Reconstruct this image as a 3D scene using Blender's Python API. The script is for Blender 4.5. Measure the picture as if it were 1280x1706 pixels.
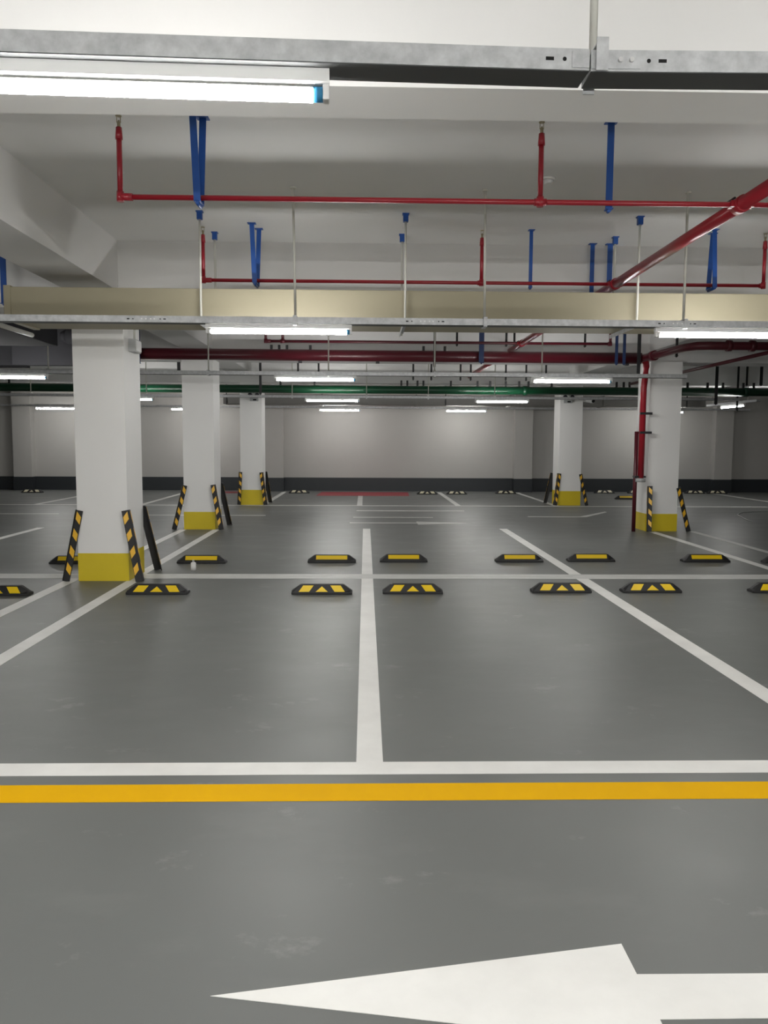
import bpy, bmesh, math, random
from mathutils import Vector, Matrix

random.seed(7)
S = bpy.context.scene
COL = S.collection
for o in list(bpy.data.objects):
    bpy.data.objects.remove(o, do_unlink=True)

# ------------------------------------------------------------------ camera
EYE = 1.55
PITCH, YAW, ROLL = math.radians(5.10), math.radians(1.375), math.radians(0.306)
fwd = Vector((math.sin(YAW)*math.cos(PITCH), math.cos(YAW)*math.cos(PITCH), -math.sin(PITCH)))
right = Vector((math.cos(YAW), -math.sin(YAW), 0))
up = right.cross(fwd)
r2 = right*math.cos(ROLL) + up*math.sin(ROLL)
u2 = -right*math.sin(ROLL) + up*math.cos(ROLL)
cam_data = bpy.data.cameras.new('camera')
cam_data.sensor_fit = 'HORIZONTAL'
cam_data.sensor_width = 36.0
cam_data.lens = 36.0*1304/1280
cam_data.clip_start = 0.05
cam_data.clip_end = 200
cam = bpy.data.objects.new('camera', cam_data)
COL.objects.link(cam)
m = Matrix.Identity(4)
for i, v in enumerate((r2, u2, -fwd)):
    for k in range(3):
        m[k][i] = v[k]
m[2][3] = EYE
cam.matrix_world = m
S.camera = cam

# ------------------------------------------------------------------ world and exposure
TUBE_POWER = 118.0        # emission of every lamp tube
world = bpy.data.worlds.new('world')
S.world = world
world.use_nodes = True
world.node_tree.nodes['Background'].inputs[0].default_value = (0.5, 0.52, 0.55, 1)
world.node_tree.nodes['Background'].inputs[1].default_value = 0.0   # underground: no sky
S.view_settings.view_transform = 'Standard'
S.view_settings.look = 'None'
S.view_settings.gamma = 1.0
S.view_settings.use_curve_mapping = False
S.view_settings.exposure = 0.36
S.cycles.max_bounces = 24
S.cycles.diffuse_bounces = 16
S.cycles.glossy_bounces = 6

# ------------------------------------------------------------------ materials
def mat(name, col, rough=0.5, metal=0.0, spec=0.5, noise=None, bump=None, rnoise=None, coat=0.0):
    """noise = (scale, amount, second colour); bump = (scale, strength); rnoise = (scale, lo, hi)."""
    M = bpy.data.materials.new(name)
    M.use_nodes = True
    nt = M.node_tree
    b = nt.nodes['Principled BSDF']
    b.inputs['Base Color'].default_value = (*col, 1)
    b.inputs['Roughness'].default_value = rough
    b.inputs['Metallic'].default_value = metal
    b.inputs['Specular IOR Level'].default_value = spec
    b.inputs['Coat Weight'].default_value = coat
    tc = nt.nodes.new('ShaderNodeTexCoord')
    geo = nt.nodes.new('ShaderNodeNewGeometry')
    def tex(scale, detail=6, rough_=0.6, stretch=None):
        n = nt.nodes.new('ShaderNodeTexNoise')
        n.inputs['Scale'].default_value = scale
        n.inputs['Detail'].default_value = detail
        n.inputs['Roughness'].default_value = rough_
        src = geo.outputs['Position']
        if stretch:
            mp = nt.nodes.new('ShaderNodeMapping')
            mp.inputs['Scale'].default_value = stretch
            nt.links.new(src, mp.inputs[0]); src = mp.outputs[0]
        nt.links.new(src, n.inputs['Vector'])
        return n
    if noise:
        n = tex(noise[0], stretch=noise[3] if len(noise) > 3 else None)
        r = nt.nodes.new('ShaderNodeMapRange')
        r.inputs['From Min'].default_value = 0.35; r.inputs['From Max'].default_value = 0.7
        r.inputs['To Min'].default_value = 0.0; r.inputs['To Max'].default_value = noise[1]
        nt.links.new(n.outputs['Fac'], r.inputs['Value'])
        mx = nt.nodes.new('ShaderNodeMix'); mx.data_type = 'RGBA'
        mx.inputs['A'].default_value = (*col, 1); mx.inputs['B'].default_value = (*noise[2], 1)
        nt.links.new(r.outputs[0], mx.inputs['Factor'])
        nt.links.new(mx.outputs['Result'], b.inputs['Base Color'])
    if rnoise:
        n = tex(rnoise[0])
        r = nt.nodes.new('ShaderNodeMapRange')
        r.inputs['From Min'].default_value = 0.3; r.inputs['From Max'].default_value = 0.7
        r.inputs['To Min'].default_value = rnoise[1]; r.inputs['To Max'].default_value = rnoise[2]
        nt.links.new(n.outputs['Fac'], r.inputs['Value'])
        nt.links.new(r.outputs[0], b.inputs['Roughness'])
    if bump:
        n = tex(bump[0])
        bp = nt.nodes.new('ShaderNodeBump')
        bp.inputs['Strength'].default_value = bump[1]; bp.inputs['Distance'].default_value = 0.01
        nt.links.new(n.outputs['Fac'], bp.inputs['Height'])
        nt.links.new(bp.outputs[0], b.inputs['Normal'])
    return M

def floor_material():
    M = mat('grey_floor_paint', (0.205, 0.212, 0.205), rough=0.3, spec=0.22)
    nt = M.node_tree; b = nt.nodes['Principled BSDF']
    geo = nt.nodes.new('ShaderNodeNewGeometry')
    def n(scale, detail, rough_, stretch=(1, 1, 1)):
        mp = nt.nodes.new('ShaderNodeMapping'); mp.inputs['Scale'].default_value = stretch
        nt.links.new(geo.outputs['Position'], mp.inputs[0])
        t = nt.nodes.new('ShaderNodeTexNoise')
        t.inputs['Scale'].default_value = scale; t.inputs['Detail'].default_value = detail; t.inputs['Roughness'].default_value = rough_
        nt.links.new(mp.outputs[0], t.inputs['Vector'])
        return t
    def ramp(src, lo, hi, a, c):
        r = nt.nodes.new('ShaderNodeMapRange')
        r.inputs['From Min'].default_value = lo; r.inputs['From Max'].default_value = hi
        r.inputs['To Min'].default_value = a; r.inputs['To Max'].default_value = c
        nt.links.new(src, r.inputs['Value'])
        return r.outputs[0]
    broad = n(0.35, 3, 0.5)
    smear = n(1.3, 7, 0.62, (1.0, 1.7, 1))
    scuff = n(2.1, 9, 0.72, (1, 1.4, 1))
    m1 = nt.nodes.new('ShaderNodeMix'); m1.data_type = 'RGBA'
    m1.inputs['A'].default_value = (0.132, 0.138, 0.133, 1); m1.inputs['B'].default_value = (0.158, 0.164, 0.157, 1)
    nt.links.new(ramp(broad.outputs['Fac'], 0.3, 0.7, 0, 1), m1.inputs['Factor'])
    m2 = nt.nodes.new('ShaderNodeMix'); m2.data_type = 'RGBA'
    m2.inputs['B'].default_value = (0.192, 0.196, 0.189, 1)
    nt.links.new(m1.outputs['Result'], m2.inputs['A'])
    nt.links.new(ramp(smear.outputs['Fac'], 0.54, 0.75, 0, 0.55), m2.inputs['Factor'])
    m3 = nt.nodes.new('ShaderNodeMix'); m3.data_type = 'RGBA'
    m3.inputs['B'].default_value = (0.26, 0.26, 0.252, 1)
    nt.links.new(m2.outputs['Result'], m3.inputs['A'])
    nt.links.new(ramp(scuff.outputs['Fac'], 0.60, 0.74, 0, 0.75), m3.inputs['Factor'])
    nt.links.new(m3.outputs['Result'], b.inputs['Base Color'])
    nt.links.new(ramp(smear.outputs['Fac'], 0.3, 0.7, 0.38, 0.46), b.inputs['Roughness'])
    bp = nt.nodes.new('ShaderNodeBump'); bp.inputs['Strength'].default_value = 0.02; bp.inputs['Distance'].default_value = 0.01
    nt.links.new(n(3.0, 4, 0.5).outputs['Fac'], bp.inputs['Height'])
    nt.links.new(bp.outputs[0], b.inputs['Normal'])
    return M

def emit(name, col, power):
    M = bpy.data.materials.new(name); M.use_nodes = True
    nt = M.node_tree; nt.nodes.clear()
    e = nt.nodes.new('ShaderNodeEmission'); e.inputs[0].default_value = (*col, 1); e.inputs[1].default_value = power
    out = nt.nodes.new('ShaderNodeOutputMaterial'); nt.links.new(e.outputs[0], out.inputs[0])
    return M

FLOOR = floor_material()
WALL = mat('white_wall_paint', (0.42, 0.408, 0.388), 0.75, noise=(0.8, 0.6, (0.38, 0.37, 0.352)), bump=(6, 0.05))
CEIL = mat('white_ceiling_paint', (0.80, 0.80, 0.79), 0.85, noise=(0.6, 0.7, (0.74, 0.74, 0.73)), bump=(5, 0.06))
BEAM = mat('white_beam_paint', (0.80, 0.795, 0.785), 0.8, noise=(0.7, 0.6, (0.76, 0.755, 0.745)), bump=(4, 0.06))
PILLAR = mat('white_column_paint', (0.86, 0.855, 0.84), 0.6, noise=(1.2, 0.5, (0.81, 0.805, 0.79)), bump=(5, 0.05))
DARKBASE = mat('charcoal_skirting_paint', (0.022, 0.026, 0.030), 0.5)
YELBASE = mat('yellow_column_paint', (0.72, 0.56, 0.018), 0.45, noise=(3, 0.4, (0.64, 0.49, 0.015)))
WHITELINE = mat('white_line_paint', (0.82, 0.815, 0.79), 0.5, spec=0.3, noise=(2.5, 0.6, (0.66, 0.655, 0.63)))
FADEDLINE = mat('worn_white_line_paint', (0.62, 0.62, 0.60), 0.5, spec=0.3, noise=(2.0, 0.7, (0.48, 0.48, 0.465)))
YELLINE = mat('yellow_line_paint', (0.80, 0.44, 0.004), 0.7, spec=0.05, noise=(2.0, 0.5, (0.72, 0.385, 0.004)))
REDFLOOR = mat('red_floor_paint', (0.26, 0.018, 0.030), 0.5)
GALV = mat('galvanised_steel', (0.43, 0.44, 0.45), 0.42, metal=0.4, noise=(22, 0.95, (0.62, 0.63, 0.64)), rnoise=(14, 0.32, 0.52))
BRIGHTGALV = mat('bright_zinc', (0.75, 0.75, 0.75), 0.3, metal=0.8)
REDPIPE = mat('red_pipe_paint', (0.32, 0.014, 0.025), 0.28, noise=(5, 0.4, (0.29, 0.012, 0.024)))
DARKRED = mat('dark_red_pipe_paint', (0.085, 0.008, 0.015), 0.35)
GREENPIPE = mat('green_pipe_paint', (0.005, 0.052, 0.022), 0.32)
BLUE = mat('blue_bracket_paint', (0.012, 0.075, 0.32), 0.4)
DARKBLUE = mat('dark_blue_bracket_paint', (0.012, 0.03, 0.10), 0.5)
BLACKSTEEL = mat('black_steel', (0.018, 0.018, 0.020), 0.5)
ROD = mat('white_rod_paint', (0.66, 0.655, 0.60), 0.45)
DUCT = mat('cream_duct_board', (0.37, 0.335, 0.235), 0.6, noise=(1.5, 0.5, (0.34, 0.308, 0.212)))
GREYDUCT = mat('grey_duct_steel', (0.20, 0.195, 0.185), 0.5, metal=0.3)
RUBBER = mat('black_rubber', (0.012, 0.012, 0.013), 0.55, bump=(60, 0.2))
REFLECT = mat('yellow_reflective_film', (0.82, 0.56, 0.012), 0.35)
STRIPE = mat('amber_reflective_film', (0.88, 0.50, 0.030), 0.35)
UNDERSHADE = mat('painted_undershade', (0.055, 0.058, 0.058), 0.5)  # dark tone that paints the shade under the trays
DARKDUCT_FILLER = mat('dark_duct_and_filler', (0.05, 0.05, 0.055), 0.95, spec=0.05)
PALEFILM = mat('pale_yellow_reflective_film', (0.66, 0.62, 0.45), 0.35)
PLASTIC = mat('white_plastic', (0.78, 0.78, 0.77), 0.4)
BLUEPLASTIC = mat('blue_plastic', (0.03, 0.22, 0.42), 0.35)
GREYPLASTIC = mat('grey_plastic', (0.42, 0.43, 0.43), 0.45)
BRASS = mat('dull_brass', (0.38, 0.33, 0.22), 0.4, metal=0.7)
HOLE = mat('punched_hole_black', (0.006, 0.006, 0.006), 0.9)
GLASSLENS = mat('dark_lens', (0.02, 0.02, 0.025), 0.1)
TUBE = emit('lit_tube', (1.0, 0.985, 0.955), TUBE_POWER)

# ------------------------------------------------------------------ mesh builder
class MB:
    def __init__(self, origin=(0, 0, 0)):
        self.o = Vector(origin); self.v = []; self.f = []; self.sm = []
    def add(self, vs, fs, smooth=False):
        b = len(self.v)
        self.v += [Vector(p) - self.o for p in vs]
        self.f += [tuple(b+i for i in f) for f in fs]
        self.sm += [smooth]*len(fs) if not isinstance(smooth, list) else smooth
        return self
    def box(self, x0, x1, y0, y1, z0, z1):
        vs = [(x, y, z) for z in (z0, z1) for y in (y0, y1) for x in (x0, x1)]
        return self.add(vs, [(0, 2, 3, 1), (4, 5, 7, 6), (0, 1, 5, 4), (2, 6, 7, 3), (0, 4, 6, 2), (1, 3, 7, 5)])
    def prism(self, poly, h0, h1, axis):
        """extrude a polygon (list of 2D points) along axis x/y/z from h0 to h1; 2D = the other two axes in order."""
        def p3(a, b, h):
            return {'x': (h, a, b), 'y': (a, h, b), 'z': (a, b, h)}[axis]
        n = len(poly)
        vs = [p3(a, b, h0) for a, b in poly] + [p3(a, b, h1) for a, b in poly]
        fs = [tuple(range(n)), tuple(range(2*n-1, n-1, -1))] + [(i, n+i, n+(i+1) % n, (i+1) % n) for i in range(n)]
        return self.add(vs, fs)
    def cyl(self, a, b, r, n=14, r1=None):
        a, b = Vector(a), Vector(b); r1 = r if r1 is None else r1
        d = (b-a).normalized()
        s = d.cross(Vector((0, 0, 1)) if abs(d.z) < 0.9 else Vector((1, 0, 0))).normalized()
        t = d.cross(s)
        vs = [p + (s*math.cos(k*2*math.pi/n) + t*math.sin(k*2*math.pi/n))*q for p, q in ((a, r), (b, r1)) for k in range(n)]
        fs = [(k, (k+1) % n, n+(k+1) % n, n+k) for k in range(n)] + [tuple(range(n-1, -1, -1)), tuple(range(n, 2*n))]
        return self.add(vs, fs, [True]*n + [False]*2)
    def tube(self, pts, r, n=10):
        pts = [Vector(p) for p in pts]
        rings = []
        for i, p in enumerate(pts):
            d = (pts[min(i+1, len(pts)-1)] - pts[max(i-1, 0)]).normalized()
            s = d.cross(Vector((0, 0, 1)) if abs(d.z) < 0.9 else Vector((1, 0, 0))).normalized()
            if rings and s.dot(rings[-1][1]) < 0: s = -s
            rings.append((p, s, d.cross(s)))
        vs = [p + (s*math.cos(k*2*math.pi/n) + t*math.sin(k*2*math.pi/n))*r for p, s, t in rings for k in range(n)]
        fs = []
        for i in range(len(pts)-1):
            fs += [(i*n+k, i*n+(k+1) % n, (i+1)*n+(k+1) % n, (i+1)*n+k) for k in range(n)]
        sm = [True]*len(fs) + [False]*2
        fs += [tuple(range(n-1, -1, -1)), tuple(range((len(pts)-1)*n, len(pts)*n))]
        return self.add(vs, fs, sm)
    def dome(self, c, r, h, n=14, down=True):
        c = Vector(c); vs = []; sgn = -1 if down else 1
        for j in range(4):
            a = j*math.pi/8
            vs += [c + Vector((r*math.cos(a)*math.cos(k*2*math.pi/n), r*math.cos(a)*math.sin(k*2*math.pi/n), sgn*h*math.sin(a))) for k in range(n)]
        vs.append(c + Vector((0, 0, sgn*h)))
        fs = [(j*n+k, j*n+(k+1) % n, (j+1)*n+(k+1) % n, (j+1)*n+k) for j in range(3) for k in range(n)]
        fs += [(3*n+k, 3*n+(k+1) % n, 4*n) for k in range(n)] + [tuple(range(n))]
        return self.add(vs, fs, [True]*(4*n) + [False])
    def build(self, name, material, parent=None, bevel=0.0, loc=None):
        me = bpy.data.meshes.new(name)
        me.from_pydata([tuple(p) for p in self.v], [], self.f)
        bm = bmesh.new(); bm.from_mesh(me)
        bmesh.ops.recalc_face_normals(bm, faces=bm.faces)
        bm.to_mesh(me); bm.free()
        for p, s in zip(me.polygons, self.sm): p.use_smooth = s
        me.materials.append(material)
        o = bpy.data.objects.new(name, me)
        COL.objects.link(o)
        if parent is not None: o.parent = parent
        if loc is not None: o.location = loc
        elif parent is None: o.location = self.o
        if bevel:
            md = o.modifiers.new('bevel', 'BEVEL'); md.width = bevel; md.segments = 2; md.limit_method = 'ANGLE'
        return o

def tag(o, label, cat, group=None, kind=None):
    o['label'] = label; o['category'] = cat
    if group: o['group'] = group
    if kind: o['kind'] = kind
    return o
def thing(name, label, cat, loc=(0, 0, 0), group=None, kind=None):
    o = bpy.data.objects.new(name, None); COL.objects.link(o)
    o.location = loc; o.empty_display_size = 0.1
    return tag(o, label, cat, group, kind)
def copy_tree(o, parent=None):
    c = o.copy(); COL.objects.link(c)
    if parent is not None: c.parent = parent
    for ch in list(o.children): copy_tree(ch, c)
    return c

# ------------------------------------------------------------------ the setting
SLAB, BEAMZ = 3.68, 2.97
X0, X1, YF, YB = -14.0, 16.5, -4.5, 24.9
fl = tag(MB().box(X0-.2, X1+.2, YF-.2, YB+.2, -0.2, 0).build('floor', FLOOR), 'glossy grey painted concrete parking floor with white and yellow lines', 'floor', kind='structure')
tag(MB().box(X0-.2, X1+.2, YF-.2, YB+.2, SLAB, SLAB+.2).build('ceiling', CEIL), 'white painted concrete ceiling slab above the pipes', 'ceiling', kind='structure')
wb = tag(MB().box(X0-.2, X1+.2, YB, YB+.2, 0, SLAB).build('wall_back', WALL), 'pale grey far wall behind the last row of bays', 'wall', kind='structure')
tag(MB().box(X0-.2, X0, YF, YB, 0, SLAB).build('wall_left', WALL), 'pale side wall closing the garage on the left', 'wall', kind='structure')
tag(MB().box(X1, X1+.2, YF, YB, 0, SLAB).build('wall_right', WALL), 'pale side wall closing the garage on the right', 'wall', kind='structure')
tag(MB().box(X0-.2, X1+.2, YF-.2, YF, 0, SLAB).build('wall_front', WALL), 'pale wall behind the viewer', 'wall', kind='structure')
# engaged pilasters of the far wall, and the charcoal skirting that wraps them
PIL = [-10.65, -2.85, 4.98, 11.35]
for x in PIL:
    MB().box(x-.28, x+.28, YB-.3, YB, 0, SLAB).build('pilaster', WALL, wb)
sk = MB(); xs = [X0]
for x in PIL: xs += [x-.28, x+.28]
xs.append(X1)
for i in range(0, len(xs), 2):
    sk.box(xs[i], xs[i+1], YB-.012, YB, 0, .42)
for x in PIL:
    sk.box(x-.292, x+.292, YB-.312, YB, 0, .42)
tag(sk.build('baseboard_back', DARKBASE), 'charcoal painted skirting band along the foot of the far wall', 'skirting', kind='structure')

# cross beams and lengthwise beams of the slab
BY = [3.28, 8.65, 13.8, 19.2]
bl = ['first white cross beam, close overhead in front of the near cable tray', 'second white cross beam, behind the cream duct',
      'third white cross beam, behind the big dark red main', 'fourth white cross beam, above the green pipe']
for y, l in zip(BY, bl):
    tag(MB().box(X0, X1, y, y+(.31 if y < 4 else .6), BEAMZ, SLAB).build('beam', BEAM), l, 'beam', 'concrete ceiling beams', 'structure')
LX = [(-3.2, -2.66, 'left'), (4.97, 5.52, 'right')]
for xa, xb, s in LX:
    ys = [YF] + [v for y in BY for v in (y, y+(.31 if y < 4 else .6))] + [YB]
    for k in range(0, len(ys), 2):
        where = ['before the first cross beam', 'between the first and second cross beams', 'between the second and third cross beams',
                 'between the third and fourth cross beams', 'between the fourth cross beam and the far wall'][k//2]
        tag(MB().box(xa, xb, ys[k], ys[k+1], 3.15, SLAB).build('beam', BEAM), f'lengthwise white beam over the {s} column line, {where}', 'beam', 'concrete ceiling beams', 'structure')

# columns with their yellow bases
CB = .31
def column(x0, x1, y0, y1, label, band=CB):
    z = BEAMZ
    c = tag(MB(((x0+x1)/2, (y0+y1)/2, 0)).box(x0, x1, y0, y1, band, z).build('column', PILLAR), label, 'column', 'white columns with yellow feet', 'structure')
    MB(((x0+x1)/2, (y0+y1)/2, 0)).box(x0-.003, x1+.003, y0-.003, y1+.003, 0, band).build('yellow_base_band', YELBASE, c)['label'] = 'yellow painted band around the column foot'
    return c
CL = (-3.17, -2.62)
column(-3.17, -2.62, 8.65, 9.25, 'large white square column with yellow foot, nearest of the left line')
column(-3.19, -2.65, 13.8, 14.4, 'white square column with yellow foot, middle of the left line')
column(-3.05, -2.52, 19.2, 19.8, 'white square column with dull yellow foot, farthest of the left line', .37)
column(4.97, 5.53, 13.7, 14.3, 'white square column with yellow foot beside the red standpipe')
column(4.80, 5.36, 19.35, 19.95, 'white square column with yellow foot, carrying a twin lamp, far behind on the right', .36)

# ------------------------------------------------------------------ floor markings: parts of the floor
def line(x0, x1, y0, y1, m=WHITELINE, name='parking_line', z=.002, label=None):
    o = MB().box(x0, x1, y0, y1, .0004, z).build(name, m, fl)
    if label: o['label'] = label
    return o
line(-9, 9, 3.54, 3.68, label='white line closing the front of the near bays', z=.0024)
line(-9, 9, 3.27, 3.44, YELLINE, 'yellow_line', label='yellow line along the edge of the driving lane')
line(-9, 9, 8.81, 8.955, FADEDLINE, z=.0024, label='near half of the double white line between two bay rows')
line(-9, 9, 8.965, 9.11, FADEDLINE, z=.0024)
for x, ya, yb, w in ((.025, 3.68, 13.96, .13), (2.49, 3.68, 14.0, .14), (-2.58, 3.68, 8.81, .13), (-3.27, 3.68, 8.81, .13), (-2.62, 9.11, 13.75, .12), (-3.2, 9.11, 13.75, .12),
                    (-5.78, 3.68, 14.0, .13), (5.06, 3.68, 13.68, .13), (-8.3, 9.11, 14.0, .13)):
    line(x-w/2, x+w/2, ya, yb, WHITELINE)
line(5.80-.06, 5.80+.06, 9.11, 13.68, FADEDLINE)
# driving lane and far bays
line(-9, 12, 19.0, 19.16, FADEDLINE)
for x, yb in ((-8.0, 24.3), (-5.45, 24.3), (-2.5, 24.3), (-.14, 22.6), (2.29, 24.3), (4.72, 24.3), (10.9, 24.3)):
    line(x-.065, x+.065, 19.16, yb, FADEDLINE)
line(-.2, 2.25, 17.6, 17.75, FADEDLINE)
line(-.25, 1.4, 16.05, 16.17, FADEDLINE)
line(-8.1, -6.5, 16.6, 16.72, FADEDLINE)
line(-4.6, -2.1, 16.4, 16.52, FADEDLINE)
line(3.43, 4.65, 16.29, 16.41, FADEDLINE)
MB().prism([(4.65, 16.29), (5.46, 17.48), (5.46, 17.64), (4.55, 16.41)], .0004, .002, 'z').build('parking_line', FADEDLINE, fl)
ar = MB().prism([(-.3, 14.93), (1.0, 14.93), (1.0, 14.70), (2.05, 14.98), (1.0, 15.27), (1.0, 15.05), (-.3, 15.05)], .0004, .002, 'z').build('direction_arrow', FADEDLINE, fl)
ar['label'] = 'far white direction arrow lying across the driving lane'
ar = MB().prism([(-.43, 2.075), (.80, 1.865), (.80, 1.965), (2.6, 1.965), (2.6, 2.135), (.80, 2.145), (.80, 2.285)], .0004, .002, 'z').build('direction_arrow', WHITELINE, fl)
ar['label'] = 'large white direction arrow pointing left in the driving lane'
rd = MB().prism([(-1.42, 22.55), (1.27, 22.55), (1.32, 24.2), (-1.36, 24.2)], .0004, .004, 'z').build('red_floor_strip', REDFLOOR, fl)
rd['label'] = 'dull red painted strip before the far wall'
rd = MB().prism([(-4.6, 23.6), (-3.2, 23.6), (-3.2, 24.2), (-4.6, 24.2)], .0004, .004, 'z').build('red_floor_strip', REDFLOOR, fl)

# ------------------------------------------------------------------ wheel stops
def stop_shell():
    b = MB(); L, D, H = .31, .075, .10
    prof = [(-D, 0), (-D, .022), (-D*.42, H-.006), (-D*.3, H), (D*.3, H), (D*.42, H-.006), (D, .022), (D, 0)]
    st = [(-L, .34, .9), (-L+.02, .48, .95), (-L+.085, .95, 1), (-L+.10, 1, 1), (L-.10, 1, 1), (L-.085, .95, 1), (L-.02, .48, .95), (L, .34, .9)]
    n = len(prof); vs = []
    for x, hz, dy in st:
        vs += [(x, y*dy, z*hz if z > .022 else z) for y, z in prof]
    fs = []
    for i in range(len(st)-1):
        fs += [(i*n+k, i*n+(k+1) % n, (i+1)*n+(k+1) % n, (i+1)*n+k) for k in range(n)]
    fs += [tuple(range(n-1, -1, -1)), tuple(range((len(st)-1)*n, len(st)*n))]
    return b.add(vs, fs)
def slope_panel(pts, side=-1):
    """a thin film on the sloped face; pts = (x, t), t from 0 at the foot to 1 at the crest."""
    D, H = .075, .10
    a, c = Vector((0, side*D, .022)), Vector((0, side*D*.42, H-.006))
    nrm = Vector((0, side*(c.z-a.z), abs(a.y-c.y))).normalized()
    b = MB(); P = [Vector((x, 0, 0)) + a + (c-a)*t for x, t in pts]
    n = len(P)
    vs = [p + nrm*.0005 for p in P] + [p + nrm*.004 for p in P]
    return b.add(vs, [tuple(range(n-1, -1, -1)), tuple(range(n, 2*n))] + [(i, (i+1) % n, n+(i+1) % n, n+i) for i in range(n)])
def make_stop(kind, film=REFLECT):
    r = thing('wheel_stop', 'x', 'wheel stop')
    stop_shell().build('rubber_body', RUBBER, r, bevel=.004)
    if kind == 'front':
        slope_panel([(-.235, .10), (-.13, .10), (-.085, .92), (-.19, .92)]).build('reflective_panel', film, r)
        slope_panel([(-.062, .10), (.062, .10), (0, .80)]).build('reflective_triangle', film, r)
        slope_panel([(.13, .10), (.235, .10), (.19, .92), (.085, .92)]).build('reflective_panel', film, r)
    else:
        slope_panel([(-.20, .30), (.20, .30), (.20, .95), (-.20, .95)]).build('reflective_strip', film, r)
    return r
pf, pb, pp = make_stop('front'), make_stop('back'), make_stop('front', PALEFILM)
used = set()
def put_stop(proto, x, y, rz, label, group):
    o = proto if proto.name not in used else copy_tree(proto)
    used.add(proto.name)
    o.location = (x, y, 0); o.rotation_euler = (0, 0, math.radians(rz))
    o['label'] = label; o['group'] = group
G1, G2, G3 = 'wheel stops of the near bay row', 'wheel stops of the second bay row', 'wheel stops at the far wall'
for x, y, rz, l in ((-3.67, 7.85, 0, 'wheel stop with yellow blocks cut off by the left picture edge'),
                    (-2.11, 7.93, 0, 'wheel stop with yellow triangle just right of the nearest column'),
                    (-.44, 7.94, 0, 'near wheel stop with yellow triangle left of the middle white line'),
                    (.49, 7.97, 0, 'near wheel stop with yellow triangle right of the middle white line'),
                    (2.045, 8.03, 0, 'near wheel stop with yellow triangle left of the right-hand slanting line'),
                    (2.995, 8.04, 0, 'near wheel stop with yellow triangle right of the right-hand slanting line'),
                    (4.36, 8.04, 0, 'near wheel stop of which only the tip shows at the right edge')):
    put_stop(pf, x, y, rz, l, G1)
for x, y, rz, l in ((-3.67, 9.91, 0, 'wheel stop with yellow strip half hidden behind the nearest column guard'),
                    (-2.085, 9.97, 0, 'wheel stop with long yellow strip behind the small white bottle'),
                    (-.43, 10.04, 0, 'wheel stop with long yellow strip left of the middle white line'),
                    (.50, 10.10, 0, 'wheel stop with long yellow strip right of the middle white line'),
                    (2.015, 10.11, 0, 'wheel stop with long yellow strip left of the right-hand slanting line'),
                    (2.975, 10.17, 0, 'wheel stop with long yellow strip right of the right-hand slanting line'),
                    (4.49, 10.14, 0, 'wheel stop with long yellow strip in front of the right-hand column line'),
                    (5.53, 10.05, 0, 'black wheel stop end poking in at the right picture edge')):
    put_stop(pb, x, y, rz, l, G2)
put_stop(pb, 7.27, 21.6, 0, 'distant wheel stop with long yellow strip left of the red standpipe', G3)
for x, y, l in ((-9.89, 23.45, 'tiny distant wheel stop left of the nearest column by the skirting'),
                (-2.0, 23.65, 'tiny distant wheel stop left of the red floor strip'),
                (1.85, 23.35, 'tiny distant wheel stop just right of the red floor strip'),
                (2.74, 23.4, 'tiny distant wheel stop, second right of the red floor strip'),
                (4.28, 23.75, 'tiny distant wheel stop left of the far right column'),
                (7.45, 24.2, 'tiny distant wheel stop right of the far right column'),
                (8.5, 24.2, 'tiny distant wheel stop half hidden by the red standpipe'),
                (10.3, 24.2, 'tiny distant wheel stop just behind the right column guard'),
                (11.0, 24.2, 'tiny distant wheel stop under the far right pilaster')):
    put_stop(pp, x, y, 0, l, G3)

# ------------------------------------------------------------------ corner guards leaning on the columns
def make_guard(mx, my):
    """L profile, apex at the origin, wings running along +x*mx and +y*my, outer faces looking to -x*mx and -y*my."""
    W, T, H = .088, .012, .80
    r = thing('corner_guard', 'x', 'corner guard')
    c = .022
    poly = [(c, 0), (W, 0), (W, T), (T+c*.6, T), (T, T+c*.6), (T, W), (0, W), (0, c), (c*.3, c*.3)]
    MB().prism([(x*mx, y*my) for x, y in poly], 0, H, 'z').build('rubber_profile', RUBBER, r, bevel=.002)
    e = .0025
    for k in range(4):
        z = .075 + k*.19
        s = .055
        # film on the wing facing -y and on the wing facing -x: slanted blocks rising toward the apex
        q = [(c+.006, z+s), (W-.006, z), (W-.006, z+.085), (c+.006, z+.085+s)]
        MB().prism([(x*mx, zz) for x, zz in q], -e*my, .001*my, 'y').build('reflective_stripe', STRIPE, r)
        MB().prism([(y*my, zz) for y, zz in q], -e*mx, .001*mx, 'x').build('reflective_stripe', STRIPE, r)
    return r
G4 = 'striped guards leaning on columns'
protos = {}
def put_guard(mx, my, x, y, tx, ty, label, rz=0):
    """(x, y) foot of the apex; (tx, ty) tilt toward +x / +y at the head, in degrees."""
    key = (mx, my)
    if key in protos: o = copy_tree(protos[key])
    else: o = protos[key] = make_guard(mx, my)
    rot = Matrix.Rotation(math.radians(tx), 3, 'Y') @ Matrix.Rotation(math.radians(-ty), 3, 'X') @ Matrix.Rotation(math.radians(rz), 3, 'Z')
    o.rotation_euler = rot.to_euler()
    o.location = (x, y, .012)
    o['label'] = label; o['group'] = G4
put_guard(1, 1, -3.345, 8.60, 11.5, 2, 'black and yellow guard leaning against the left corner of the nearest column')
put_guard(-1, 1, -2.44, 8.59, -10.5, 2, 'black and yellow guard leaning on the front right corner of the nearest column', 12)
put_guard(-1, -1, -2.455, 9.42, -10.5, -8, 'dark guard seen from inside at the rear right of the nearest column', 16)
put_guard(1, 1, -3.40, 13.74, 14, 2, 'guard leaning against the left corner of the middle left column')
put_guard(-1, 1, -2.485, 13.73, -10, 2, 'guard leaning on the front right corner of the middle left column', 10)
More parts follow.
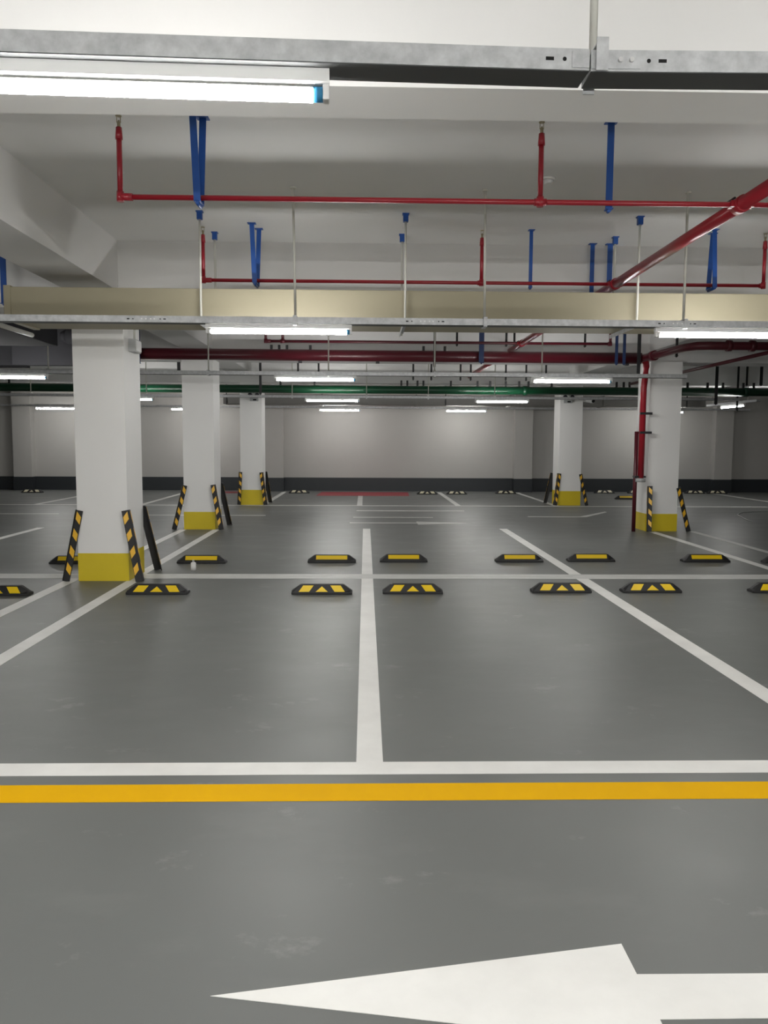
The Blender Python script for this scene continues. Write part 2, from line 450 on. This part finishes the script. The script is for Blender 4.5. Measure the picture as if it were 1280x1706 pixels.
put_guard(-1, -1, -2.49, 14.58, -10, -8, 'dark guard at the rear right of the middle left column', 15)
put_guard(1, 1, -3.13, 19.12, 3, 2, 'small guard upright at the left corner of the farthest left column')
put_guard(-1, 1, -2.40, 19.13, -7, 2, 'small guard leaning on the right corner of the farthest left column')
put_guard(-1, -1, -2.38, 19.95, -8, -7, 'dark guard at the rear right of the farthest left column', 12)
put_guard(1, 1, 4.93, 13.53, 1.5, 6, 'guard standing almost upright before the column beside the red standpipe', -20)
put_guard(-1, 1, 5.78, 13.66, -14.5, 1, 'guard leaning on the right corner of the column beside the red standpipe')
put_guard(1, -1, 4.62, 20.13, 10, -7, 'dark guard at the rear left of the far right column', -14)
put_guard(1, 1, 4.68, 19.29, 7, 3, 'guard leaning on the front left corner of the far right column')
put_guard(-1, 1, 5.56, 19.30, -12, 2, 'guard leaning on the right corner of the far right column')

# ------------------------------------------------------------------ cable trays and batten lamps
TB, TT = 2.545, 2.60
def tray(x0, x1, y, label, ang=0.0, splices=()):
    t = thing('cable_tray', label, 'cable tray', (x0, y, TB), 'galvanised lighting trays')
    o = (0, y, 0)
    L = x1-x0
    b = MB(); w, h, k = .05, TT-TB, .003
    b.prism([(-w, 0), (w, 0), (w, h), (w-.012, h), (w-.012, h-k), (w-k, h-k), (w-k, k), (-w+k, k), (-w+k, h-k), (-w+.012, h-k), (-w+.012, h), (-w, h)], 0, L, 'x')
    b.build('channel', GALV, t)
    MB().box(0, L, -w+.001, w-.001, -.0025, -.0003).build('underside_shade', UNDERSHADE, t)['label'] = 'dark strip standing in for shade along the underside'  # thin dark strip: shade of the underside put into colour
    for sx in splices:                       # a punched joint; where two lengths meet each carries its own side of it
        q = sx-x0
        inside = lambda d: .004 < q+d < L-.004
        a, e = max(q-.11, 0), min(q+.075, L)
        p = MB().box(a, e, -w-.003, -w, .006, h-.008).build('splice_plate', GALV, t)
        for d in (-.055, -.02, .02, .05):
            if inside(d):
                MB().cyl((q+d, -w-.003, h*.5), (q+d, -w-.010, h*.5), .0062, 10).build('bolt', BRIGHTGALV, p)
        hb = MB()
        for d in (-.17, .135):
            if inside(d): hb.box(q+d-.011, q+d+.011, -w-.0008, -w+.001, h*.5-.0045, h*.5+.0045)
        for d in (-.13, .098):
            if inside(d): hb.cyl((q+d, -w-.0008, h*.5), (q+d, -w+.001, h*.5), .0055, 10)
        hb.build('punched_holes', HOLE, t)['label'] = 'black slots and holes punched in the tray side'
    t.rotation_euler = (0, 0, ang)
    return t
tray(-4.5, .597, 2.062, 'galvanised tray closest overhead, left length above the big lit tube', math.radians(1.9), (.66,))
tray(.603, 6.0, 2.235, 'galvanised tray closest overhead, right length with punched joint', math.radians(-1.0), (.66,))
tray(-6.5, 8.5, -.7, 'unseen galvanised tray added to carry lamps just behind the viewer')  # unseen trays, added here and below to carry the extra lamps
tray(-6.5, 6.5, -3.3, 'unseen galvanised tray added to carry lamps well behind the viewer')
tray(-6.5, 9.0, 6.80, 'long galvanised tray in front of the cream duct', 0, (-1.83, .52, 2.68))
tray(-9.0, 4.88, 11.95, 'third galvanised tray, under the big dark red main')
tray(-10.5, 8.6, 18.0, 'fourth galvanised tray, just below the green pipe')
tray(-12.0, 11.5, 23.35, 'thin distant tray along the top of the far wall')

def make_lamp():
    r = thing('batten_lamp', 'x', 'lamp')
    h = MB(); L = .62
    h.prism([(-.022, -.0028), (.022, -.0028), (.022, -.036), (.018, -.040), (-.018, -.040), (-.022, -.036)], -L, L, 'x')
    h.build('housing', PLASTIC, r)
    for s in (-1, 1):
        e = MB().box(min(s*L, s*(L-.018)), max(s*L, s*(L-.018)), -.018, .018, -.080, -.040).build('end_holder', PLASTIC, r, bevel=.003)
        MB().cyl((s*(L-.018), 0, -.0625), (s*(L-.045), 0, -.0625), .0195, 16).build('end_ring', BLUEPLASTIC if s > 0 else PLASTIC, e)
    # tube: a lit lower shell of 250 degrees under an opaque back strip
    c, q, xa = -.0625, .020, L-.045
    def arc(a0, a1, n): return [(q*math.sin(math.radians(a0+(a1-a0)*k/n)), c+q*math.cos(math.radians(a0+(a1-a0)*k/n))) for k in range(n+1)]
    for nm, mt_, pts in (('tube', TUBE, arc(55, 305, 14)), ('tube_cover', PLASTIC, arc(-55, 55, 6))):
        b = MB(); n = len(pts)
        b.add([(-xa, y, z) for y, z in pts] + [(xa, y, z) for y, z in pts], [(k, k+1, n+k+1, n+k) for k in range(n-1)] + [(0, n, 2*n-1, n-1)] + [tuple(range(n)), tuple(range(2*n-1, n-1, -1))], [True]*(n-1) + [False]*3)
        b.build(nm, mt_, r)
    return r
lamp = make_lamp(); first = [True]
def put_lamp(x, y, label, rz=0.0, z=TB):
    o = lamp if first[0] else copy_tree(lamp)
    first[0] = False
    o.location = (x, y, z); o.rotation_euler = (0, 0, rz)
    o['label'] = label; o['group'] = 'lit tube lamps under the trays'
for x, y, l in ((-.72, 2.188, 'big glowing tube lamp at upper left, closest to the viewer'),
                (3.1, 2.191, 'unseen tube lamp added on the closest tray, outside the right edge'),  # this and the next: unseen lamps added to brighten the near floor
                (-3.6, 2.092, 'unseen tube lamp added on the closest tray, outside the left edge'),
                (-.74, 6.80, 'lit tube lamp under the second tray, near the middle'),
                (3.11, 6.80, 'lit tube lamp under the second tray, cut by the right edge'),
                (-.76, 11.95, 'lit tube lamp under the third tray, near the middle'),
                (3.13, 11.95, 'lit tube lamp under the third tray, before the far right column'),
                (-5.37, 11.95, 'lit tube lamp under the third tray, cut by the left edge'),
                (-.76, 18.0, 'lit tube lamp under the fourth tray, near the middle'),
                (3.12, 18.0, 'lit tube lamp under the fourth tray, left of the far right column'),
                (-5.42, 18.0, 'lit tube lamp just right of the nearest column, under the fourth tray'),
                (-.77, 23.35, 'small distant tube lamp on the far wall tray, near the middle'),
                (2.98, 23.35, 'small distant tube lamp on the far wall tray, right of middle'),
                (-5.13, 23.35, 'small distant tube lamp peeping out left of the middle left column'),
                (-9.08, 23.35, 'small distant tube lamp left of the nearest column'),
                (8.9, 23.35, 'small distant tube lamp peeping out right of the standpipe column')):
    put_lamp(x, y, l, math.radians(1.9) if y == 2.188 else 0)
tray_r = tray(0, 2.6, 0, 'short tray slanting away behind the standpipe column', math.radians(91))
tray_r.location = (9.235, 18.35, TB)
put_lamp(9.213, 19.6, 'short-looking slanted tube lamp at right, right of the standpipe column', math.radians(91))
for x, yy in ((-6.4, -.7), (-4.5, -.7), (-2.6, -.7), (-.7, -.7), (1.2, -.7), (3.1, -.7), (5.0, -.7), (6.9, -.7), (-4.6, -3.3), (-.74, -3.3), (3.1, -3.3)):  # unseen extra lamps, added to brighten the near floor and beam faces
    put_lamp(x, yy, 'unseen tube lamp added behind the viewer to brighten the driving lane')

# rods of the trays
def rod(x, y, z0, label, group, clip=None, r=.011, dx=0, dy=0):
    t = thing('hanger_rod', label, 'hanger rod', (x, y, z0), group)
    o = (x, y, z0)
    MB(o).cyl((x, y, z0), (x+dx, y+dy, SLAB), r, 10).build('rod', ROD, t)
    if clip == 'blue':
        b = MB(o).box(x-.032, x+.032, y-.03, y+.03, SLAB-.010, SLAB-.0005).box(x-.024, x+.024, y-.022, y+.022, SLAB-.075, SLAB-.010)
        b.build('ceiling_clip', BLUE, t)
    elif clip:
        MB(o).cyl((x+dx, y+dy, SLAB-.014), (x+dx, y+dy, SLAB), .024, 14).build('ceiling_plate', ROD, t)
    return t
def tray_rod(x, y, label, dx=0, r=.011, m=GALV, rz=0.0):
    near = y < 3
    z0 = TT+.0125
    t = rod(x, y+(.03 if near else .0), z0, label, 'rods holding the trays', 'white', r, dx)
    o = (x, y+(.03 if near else .0), z0)
    b = MB(o); w = .062
    b.box(x-.016, x+.016, y-w-.004, y-w, TB-.004 if near else TB-.012, TT+.026 if near else TT+.0125)
    b.box(x-.016, x+.016, y+w, y+w+.004, TB-.012, TT+.0125)
    b.box(x-.016, x+.016, y-w, y+w, TT+.0085, TT+.0125)
    if not near: b.box(x-.016, x+.016, y-w-.004, y+w+.004, TB-.014, TB-.011)
    b.build('stirrup', m, t)
tray_rod(.628, 2.2345, 'white rod with grey stirrup gripping the joint of the closest tray')
tray_rod(-1.0, 2.178, 'stirrup and rod at the upper left corner holding the closest tray')
for x, l, dx in ((-.60, 'leftmost of the three rods holding the second tray', -.015), (1.015, 'middle one of the three rods holding the second tray', -.01), (2.735, 'rightmost of the three rods holding the second tray', .0)):
    tray_rod(x, 6.80, 'thin white rod, '+l, dx)
for x, l in ((-4.74, 'left of the nearest column'), (-2.36, 'in front of the middle left column'), (-.56, 'above its middle lamp'), (1.04, 'between its two lamps'), (2.67, 'above its right lamp')):
    tray_rod(x, 11.95, f'thin rod holding the third tray {l}')
for x, l in ((-7.55, 'near the left edge'), (-4.96, 'right of the nearest column'), (-1.67, 'left of its middle lamp'), (.02, 'right of its middle lamp'), (1.43, 'between its lamps'), (2.95, 'above its right lamp'), (6.6, 'behind the standpipe column')):
    tray_rod(x, 18.0, f'thin rod holding the fourth tray {l}', r=.012)
rod(9.226, 18.85, TB+.0035, 'thin rod holding the short slanting tray at right', 'rods holding the trays', 'white', .012)
rod(9.194, 20.7, TB+.0035, 'thin rod holding the far end of the short slanting tray', 'rods holding the trays', 'white', .012)

# ------------------------------------------------------------------ cream duct and its trapeze hangers
DZ0, DZ1, DY0, DY1 = 2.685, 2.985, 7.58, 8.22
d = thing('ventilation_duct', 'long cream board ventilation duct crossing the picture below the second cross beam', 'duct', (-3.4, DY0, DZ0))
o = (-3.4, DY0, DZ0)
MB(o).box(-3.34, 9.0, DY0, DY1, DZ0, DZ1).build('duct_body', DUCT, d, bevel=.006)
MB(o).box(-3.40, -3.335, DY0-.012, DY1+.012, DZ0-.012, DZ1+.012).build('end_flange', DUCT, d, bevel=.004)
for k, x in enumerate((-1.55, .37, 2.582)):
    w = ('left', 'middle', 'right')[k]
    rod(x, DY0-.045, DZ0-.03, f'white rod in front of the cream duct, {w} one with a blue clip', 'rods holding the cream duct', 'blue')
    rod(x, DY1+.05, DZ0-.03, f'white rod behind the cream duct, {w} one with a blue clip', 'rods holding the cream duct', 'blue')
    tag(MB((x, DY0-.07, DZ0-.03)).box(x-.02, x+.02, DY0-.08, DY1+.085, DZ0-.006, DZ0-.001).box(x-.02, x-.015, DY0-.08, DY1+.085, DZ0-.04, DZ0-.006).build('support_angle', GALV), f'steel angle under the cream duct between its {w} pair of rods', 'bracket', 'angles under the cream duct')

# ------------------------------------------------------------------ sprinkler branches and the main
PZ = 3.15
def head(o, x, y, z, parent):
    b = MB(o)
    b.cyl((x, y, z), (x, y, z+.035), .011, 10).cyl((x, y, z+.035), (x, y, z+.045), .006, 8)
    for s in (-1, 1): b.box(x+s*.012-.002, x+s*.012+.002, y-.003, y+.003, z+.03, z+.07)
    b.cyl((x, y, z+.07), (x, y, z+.074), .02, 14)
    b.build('sprinkler_head', BRASS, parent)
def branch(x0, x1, y, risers, label, r=.0175, m=REDPIPE, gap=None, top=3.585):
    t = thing('sprinkler_pipe', label, 'pipe', (x0, y, PZ), 'red sprinkler branches')
    o = (x0, y, PZ)
    MB(o).cyl((x0, y, PZ), (x1, y, PZ), r, 16).build('pipe', m, t)
    for x in risers:
        q = MB(o).cyl((x, y, PZ), (x, y, top), r, 14).build('riser', m, t)
        MB(o).cyl((x, y, top-.07), (x, y, top+.005), r*1.35, 14, r*1.1).build('riser_socket', m, t)
        f = MB(o).cyl((x, y, PZ-.03), (x, y, PZ+.035), r*1.35, 14)
        a = x-.04 if abs(x-x1) < .01 else x if abs(x-x0) < .01 else x-.04
        f.cyl((a, y, PZ), (min(a+.08, x1), y, PZ), r*1.35, 14)
        f.build('pipe_fitting', m, t)
        head(o, x, y, top+.005, t)
    return t
branch(-1.62, 5.3, 5.36, (-1.62, 1.16), 'bright red sprinkler pipe closest to the viewer, with two risers')
branch(-1.62, 4.03, 8.02, (-1.62, 1.16, 4.03), 'red sprinkler pipe just above the cream duct, with three risers')
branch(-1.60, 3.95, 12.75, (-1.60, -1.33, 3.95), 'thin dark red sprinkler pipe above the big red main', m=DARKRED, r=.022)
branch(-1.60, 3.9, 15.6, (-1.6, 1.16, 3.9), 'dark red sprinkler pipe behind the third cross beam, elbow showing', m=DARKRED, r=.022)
mt = thing('sprinkler_main', 'thick red pipe slanting from upper right into the distance', 'pipe', (2.53, 4.2, PZ))
o = (2.53, 4.2, PZ)
XM = 2.515
for ya, yb in ((4.172, 8.648), (9.252, 13.798), (14.402, 19.198)):
    MB(o).cyl((XM, ya, PZ), (XM, yb, PZ), .046, 20).build('pipe', REDPIPE, mt)
for y in (5.36, 8.02, 12.75, 15.6):
    c = MB(o).cyl((XM, y-.05, PZ), (XM, y+.05, PZ), .056, 20)
    for s in (-1, 1):
        c.box(XM+s*.065-.014, XM+s*.065+.014, y-.032, y-.010, PZ-.02, PZ+.02)
        c.box(XM+s*.065-.014, XM+s*.065+.014, y+.010, y+.032, PZ-.02, PZ+.02)
    c.build('grooved_coupling', REDPIPE, mt)
    bt = MB(o)
    for s in (-1, 1): bt.cyl((XM+s*.065, y-.05, PZ+.03), (XM+s*.065, y+.05, PZ+.03), .008, 8)
    bt.build('coupling_bolts', BLACKSTEEL, mt)

# big dark red main and standpipe beside the right column
b0 = (4.7, 13.33, 3.0)
bp = thing('water_main', 'big dark red pipe crossing below the third cross beam, turning at the standpipe column', 'pipe', b0)
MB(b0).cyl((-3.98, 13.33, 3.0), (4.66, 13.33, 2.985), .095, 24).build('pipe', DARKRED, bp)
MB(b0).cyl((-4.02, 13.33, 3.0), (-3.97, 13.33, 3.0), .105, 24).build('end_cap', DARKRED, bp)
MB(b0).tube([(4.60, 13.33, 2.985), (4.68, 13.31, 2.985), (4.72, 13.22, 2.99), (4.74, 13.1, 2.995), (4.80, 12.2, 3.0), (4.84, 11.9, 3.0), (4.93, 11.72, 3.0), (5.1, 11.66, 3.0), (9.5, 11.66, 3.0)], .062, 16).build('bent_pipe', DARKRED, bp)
cp = MB(b0)
for x in (5.35, 5.7, 6.05): cp.cyl((x, 11.66, 3.0), (x+.07, 11.66, 3.0), .082, 18)
cp.cyl((4.745, 13.06, 2.995), (4.755, 12.94, 2.995), .082, 18)
cp.build('grooved_coupling', DARKRED, bp)
for x in (-1.58, -1.45, -1.32, -.93, .97, 1.33):
    MB(b0).box(x-.02, x+.02, 13.31, 13.35, 3.07, 3.16).build('pipe_clamp', BLACKSTEEL, bp)
for x in (-1.1, .2, 4.42):
    MB(b0).box(x-.03, x+.03, 13.30, 13.36, 2.865, 2.90).build('clamp_foot', BLACKSTEEL, bp)
sp = thing('standpipe', 'upright red standpipe with flanges beside the right column', 'pipe', (4.82, 13.6, 0))
o = (4.82, 13.6, 0)
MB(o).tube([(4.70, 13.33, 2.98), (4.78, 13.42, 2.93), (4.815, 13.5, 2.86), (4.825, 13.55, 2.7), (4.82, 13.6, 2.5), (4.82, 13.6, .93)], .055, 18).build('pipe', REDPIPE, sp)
MB(o).cyl((4.745, 13.66, 1.76), (4.745, 13.66, 0), .034, 16).build('drain_pipe', DARKRED, sp)
fb = MB(o)
fb.cyl((4.82, 13.6, .88), (4.82, 13.6, .945), .085, 20)
fb.build('flange', GREYPLASTIC, sp)
MB(o).box(4.70, 4.90, 13.56, 13.66, .955, .985).build('pipe_clamp', BLACKSTEEL, sp)
MB(o).box(4.77, 4.97, 13.54, 13.66, 1.72, 1.76).build('pipe_clamp', BLACKSTEEL, sp)
MB(o).box(4.76, 4.97, 13.54, 13.58, 2.05, 2.09).build('pipe_clamp', BLACKSTEEL, sp)

# green pipe
gy, gz = 18.62, 2.78
g0 = (0, gy, gz)
gp = thing('green_pipe', 'long green pipe crossing in front of the fourth cross beam', 'pipe', g0)
MB(g0).cyl((-13.9, gy, gz), (13.5, gy, gz), .095, 24).build('pipe', GREENPIPE, gp)
for x in (-6.2, -3.9, 3.72, 9.0):
    MB(g0).cyl((x, gy, gz), (x+.1, gy, gz), .112, 24).build('grooved_coupling', GREENPIPE, gp)
for x in (-9.5, -8.3, -2.0, -1.2, .84, .98, 1.22, 1.36, 2.01, 2.64, 2.94, 3.31, 3.63, 3.85, 4.4, 5.95, 6.12, 6.26, 7.65, 8.13, 8.5, 8.99, 9.24):
    MB(g0).box(x-.022, x+.022, gy-.02, gy+.02, gz+.09, gz+.22).build('pipe_stud', BLACKSTEEL, gp)
# thin pipe on the right
o = (6.0, 11, 2.9)
tag(MB(o).cyl((5.95, 10.9, 2.9), (6.03, 17.9, 2.9), .03, 12).build('thin_pipe', DARKRED), 'thin dark pipe slanting into the distance right of the standpipe column', 'pipe')

# brown-grey distant duct, left duct and dark filler box
o = (2, 22, 2.57)
gd = thing('grey_duct', 'dark grey distant duct running below the ceiling in front of the far wall', 'duct', o)
MB(o).box(-3.9, 9.45, 21.7, 22.3, 2.57, 2.84).build('duct_body', GREYDUCT, gd, bevel=.01)
for x in (-1.2, 1.4, 4.0, 6.6):
    MB(o).box(x-.02, x+.02, 21.68, 22.32, 2.55, 2.86).build('joint_flange', GREYDUCT, gd)
for x in (-3.8, 2.2, 8.9):
    MB(o).box(x-.012, x+.012, 21.65, 21.674, 2.555, 3.679).build('support_rod', BLACKSTEEL, gd)
o = (-4.3, 9.3, 2.86)
ld = thing('side_duct', 'dark grey duct with a pale edge pipe disappearing left of the nearest column', 'duct', o)
MB(o).box(-5.3, -4.3, 9.3, 11.2, 2.86, 3.12).build('duct_body', DARKDUCT_FILLER, ld, bevel=.01)
MB(o).cyl((-4.26, 9.3, 2.885), (-4.26, 10.25, 2.885), .03, 12).build('edge_pipe', ROD, ld)
MB(o).box(-4.9, -4.88, 10.4, 10.42, 3.12, SLAB-.001).build('support_rod', BLACKSTEEL, ld)
o = (-5.0, 12.75, 2.76)
cd = thing('dark_filler', 'large dark box added to darken the gap left of the nearest column', 'duct', o)  # added dark box, covers the bright beam so the gap looks dark
MB(o).box(-5.72, -4.05, 12.95, 13.12, 2.76, 3.50).build('duct_body', DARKDUCT_FILLER, cd, bevel=.01)
MB(o).box(-9.5, -5.74, 13.2, 13.7, 2.78, 3.45).build('dark_filler_side', DARKDUCT_FILLER, cd, bevel=.01)
MB(o).cyl((-4.75, 12.78, 3.2), (-4.1, 12.78, 3.2), .12, 20).cyl((-4.85, 12.78, 3.2), (-4.75, 12.78, 3.2), .07, 20, .12).build('round_branch', DARKDUCT_FILLER, cd)
for x in (-5.3, -4.3):
    MB(o).box(x-.015, x+.015, 13.02, 13.05, 3.50, SLAB-.001).build('support_rod', BLACKSTEEL, cd)

# ------------------------------------------------------------------ steel hangers
def hanger(x, y, z0, label, group, m=BLUE, w=.045, gap=.11, single=False, top=SLAB, dx=0.0):
    """two flat legs one behind the other with a foot under the pipe and a plate on the ceiling."""
    t = thing('pipe_hanger', label, 'pipe hanger', (x, y, z0), group)
    o = (x, y, z0)
    ys = (y,) if single else (y-gap/2, y+gap/2)
    for k, yy in enumerate(ys):
        q = dx*(k*2-1) if not single else 0
        b = MB(o)
        b.add([(x-w/2+s*q, yy-.004+e, z) for s, z in ((0, z0), (1, top-.006)) for e in (0, .008)] + [(x+w/2+s*q, yy-.004+e, z) for s, z in ((0, z0), (1, top-.006)) for e in (0, .008)],
              [(0, 1, 3, 2), (4, 6, 7, 5), (0, 4, 5, 1), (2, 3, 7, 6), (0, 2, 6, 4), (1, 5, 7, 3)])
        b.build('leg', m, t)
        MB(o).box(x-w*.9+q, x+w*.9+q, yy-.03, yy+.03, top-.006, top).build('ceiling_plate', m, t)
    lo, hi = (y-.03, y+.03) if single else (y-gap/2-.005, y+gap/2+.005)
    MB(o).box(x-w/2, x+w/2, lo, hi, z0-.006, z0+.002).build('foot', m, t)
    MB(o).cyl((x, y-.02 if single else lo, z0-.012), (x, y+.02 if single else hi, z0-.012), .012, 10).build('bolt', m, t)
    return t
GB = 'blue hangers of the sprinkler pipes'
hanger(-1.105, 5.36, 3.118, 'bright blue twin strap hanger at upper left of the closest red pipe', GB, dx=.022)
hanger(1.63, 5.385, 3.118, 'bright blue single strap hanger at upper right of the closest red pipe', GB, single=True, w=.045)
hanger(-1.10, 8.02, 3.118, 'blue twin strap hanger on the pipe above the duct, left', GB, dx=.022, gap=.2)
hanger(1.66, 8.045, 3.118, 'blue single strap hanger on the pipe above the duct, right of middle', GB, single=True, w=.035)
hanger(3.50, 8.02, 3.118, 'blue twin strap hanger on the pipe above the duct, right of the red main', GB, dx=.025, gap=.15)
hanger(2.43, 8.56, 3.05, 'blue strap left of the red main, in front of the second cross beam', GB, single=True, w=.045)
hanger(2.62, 8.56, 3.05, 'blue strap right of the red main, in front of the second cross beam', GB, single=True, w=.055)
hanger(-3.72, 8.3, 2.95, 'blue strap above the left end of the cream duct', GB, single=True, w=.06)
GD = 'dark hangers of the big red main'
hanger(-3.76, 13.2, 2.83, 'dark blue strut at the left end of the big red main', GD, DARKBLUE, .07, single=True, dx=0)
hanger(1.93, 13.2, 2.88, 'broad dark blue strut on the big red main, right of middle', GD, DARKBLUE, .085, single=True)
hanger(4.20, 13.2, 2.88, 'dark blue strut at the right end of the big red main, left of a pair', GD, DARKBLUE, .05, single=True)
hanger(4.33, 13.2, 2.88, 'dark blue strut at the right end of the big red main, right of a pair', GD, DARKBLUE, .05, single=True)
hanger(4.58, 13.2, 2.66, 'black strut at the bend where the standpipe begins', GD, BLACKSTEEL, .06, single=True)
GK = 'black hanger straps under the third bay ceiling'
hanger(1.06, 12.2, 2.72, 'black strap right of the middle dropping to the third tray', GK, BLACKSTEEL, .035, single=True)
for x, l in ((1.47, 'third'), (2.27, 'fourth'), (2.40, 'fifth'), (3.55, 'sixth')):
    hanger(x, 12.79, PZ-.03, f'black strap on the thin sprinkler pipe, {l} from the left', GK, BLACKSTEEL, .035, single=True)
hanger(4.90, 12.4, 2.93, 'black strap on the pipe bend before the standpipe column', GK, BLACKSTEEL, .04, single=True)
GS = 'black straps showing between the big red main and the third tray'
for x, l in ((-1.45, 'first'), (-1.01, 'second'), (1.02, 'third'), (1.41, 'fourth'), (2.04, 'fifth'), (2.26, 'sixth'), (3.02, 'seventh'), (3.46, 'eighth'), (3.89, 'ninth')):
    hanger(x, 17.0, 2.9, f'small black strap between the red main and third tray, {l} from the left', GS, BLACKSTEEL, .04, single=True)
hanger(-3.8, 16.2, 2.95, 'small black strap left of the middle left column', GS, BLACKSTEEL, .04)
hanger(-2.15, 16.2, 2.3+.22, 'black strap just right of the middle left column', GS, BLACKSTEEL, .05, single=True)
GR = 'black straps right of the standpipe column'
hanger(8.0, 17.85, 2.46, 'long black strap with a foot, right of the standpipe column', GR, BLACKSTEEL, .07, single=True)
hanger(8.72, 17.9, 2.9, 'black strap above the green pipe near the right edge, left of a pair', GR, BLACKSTEEL, .05, single=True)
hanger(9.05, 17.9, 2.9, 'black strap above the green pipe near the right edge, right of a pair', GR, BLACKSTEEL, .07, single=True)
hanger(8.97, 18.85, 2.36, 'black strap hanging below the green pipe near the right edge', GR, BLACKSTEEL, .05, single=True)

# ------------------------------------------------------------------ small devices
o = (1.47, 6.5, SLAB)
sd = thing('smoke_detector', 'small white smoke detector on the ceiling beside the right riser', 'smoke detector', o)
MB(o).cyl((1.47, 6.5, SLAB), (1.47, 6.5, SLAB-.02), .055, 20).build('base', PLASTIC, sd)
MB(o).cyl((1.47, 6.5, SLAB-.02), (1.47, 6.5, SLAB-.05), .045, 20, .032).build('sensor_head', PLASTIC, sd)
def emergency(x, y, z, label):
    o = (x, y, z)
    t = thing('emergency_light', label, 'emergency light', o, 'twin emergency lamps on the columns')
    MB(o).box(x-.10, x+.10, y-.06, y, z-.10, z+.02).build('housing', GREYPLASTIC, t, bevel=.006)
    for s in (-1, 1):
        k = MB(o).cyl((x+s*.085, y-.03, z+.06), (x+s*.085, y-.10, z+.05), .052, 16, .06).build('lamp_head', GREYPLASTIC, t)
        MB(o).cyl((x+s*.085, y-.10, z+.05), (x+s*.085, y-.106, z+.049), .048, 16).build('lens', GLASSLENS, k)
    MB(o).box(x-.02, x+.06, y-.063, y-.06, z-.085, z-.05).build('indicator_panel', HOLE, t)
emergency(4.98, 19.35, 2.63, 'grey twin emergency lamp on the far right column')
emergency(-2.70, 19.2, 2.62, 'grey twin emergency lamp on the farthest left column')
o = (-2.62, 8.93, 2.6)
jb = thing('junction_box', 'pale grey electrical box high on the right side of the nearest column', 'junction box', o)
MB(o).box(-2.62, -2.54, 8.82, 9.04, 2.53, 2.67).build('box_body', GREYPLASTIC, jb, bevel=.005)
MB(o).box(-2.54, -2.532, 8.835, 9.025, 2.545, 2.655).build('cover', PLASTIC, jb)
MB(o).cyl((-2.58, 8.93, 2.67), (-2.58, 8.93, 2.97), .012, 10).build('conduit', ROD, jb)
o = (5.36, 19.55, 2.62)
cm = thing('security_camera', 'small bullet camera on the right side of the far right column', 'camera', o)
MB(o).cyl((5.36, 19.55, 2.64), (5.38, 19.55, 2.64), .05, 14).cyl((5.37, 19.55, 2.64), (5.50, 19.45, 2.64), .018, 10).build('arm', PLASTIC, cm)
MB(o).cyl((5.44, 19.55, 2.63), (5.58, 19.22, 2.58), .055, 16).build('body', PLASTIC, cm)
MB(o).cyl((5.58, 19.22, 2.58), (5.585, 19.21, 2.578), .045, 16).build('lens', GLASSLENS, cm)
o = (-2.07, 9.39, 0)
bt = thing('bottle', 'small white bottle standing on the floor before a wheel stop', 'bottle', o)
MB(o).cyl((-2.07, 9.39, 0), (-2.07, 9.39, .09), .031, 18).cyl((-2.07, 9.39, .09), (-2.07, 9.39, .10), .031, 18, .014).build('body', PLASTIC, bt)
MB(o).cyl((-2.07, 9.39, .0995), (-2.07, 9.39, .125), .013, 12).build('cap', GREYPLASTIC, bt)
cb = MB((7.7, 15.5, 0)).tube([(7.72, 15.35, .012), (7.78, 15.7, .012), (7.9, 16.1, .012), (8.15, 16.9, .012), (8.5, 17.4, .012), (9.1, 17.75, .012), (9.9, 17.9, .012)], .009, 8)
tag(cb.build('loose_cable', GREYPLASTIC), 'thin loose cable lying on the floor near the right edge', 'cable')
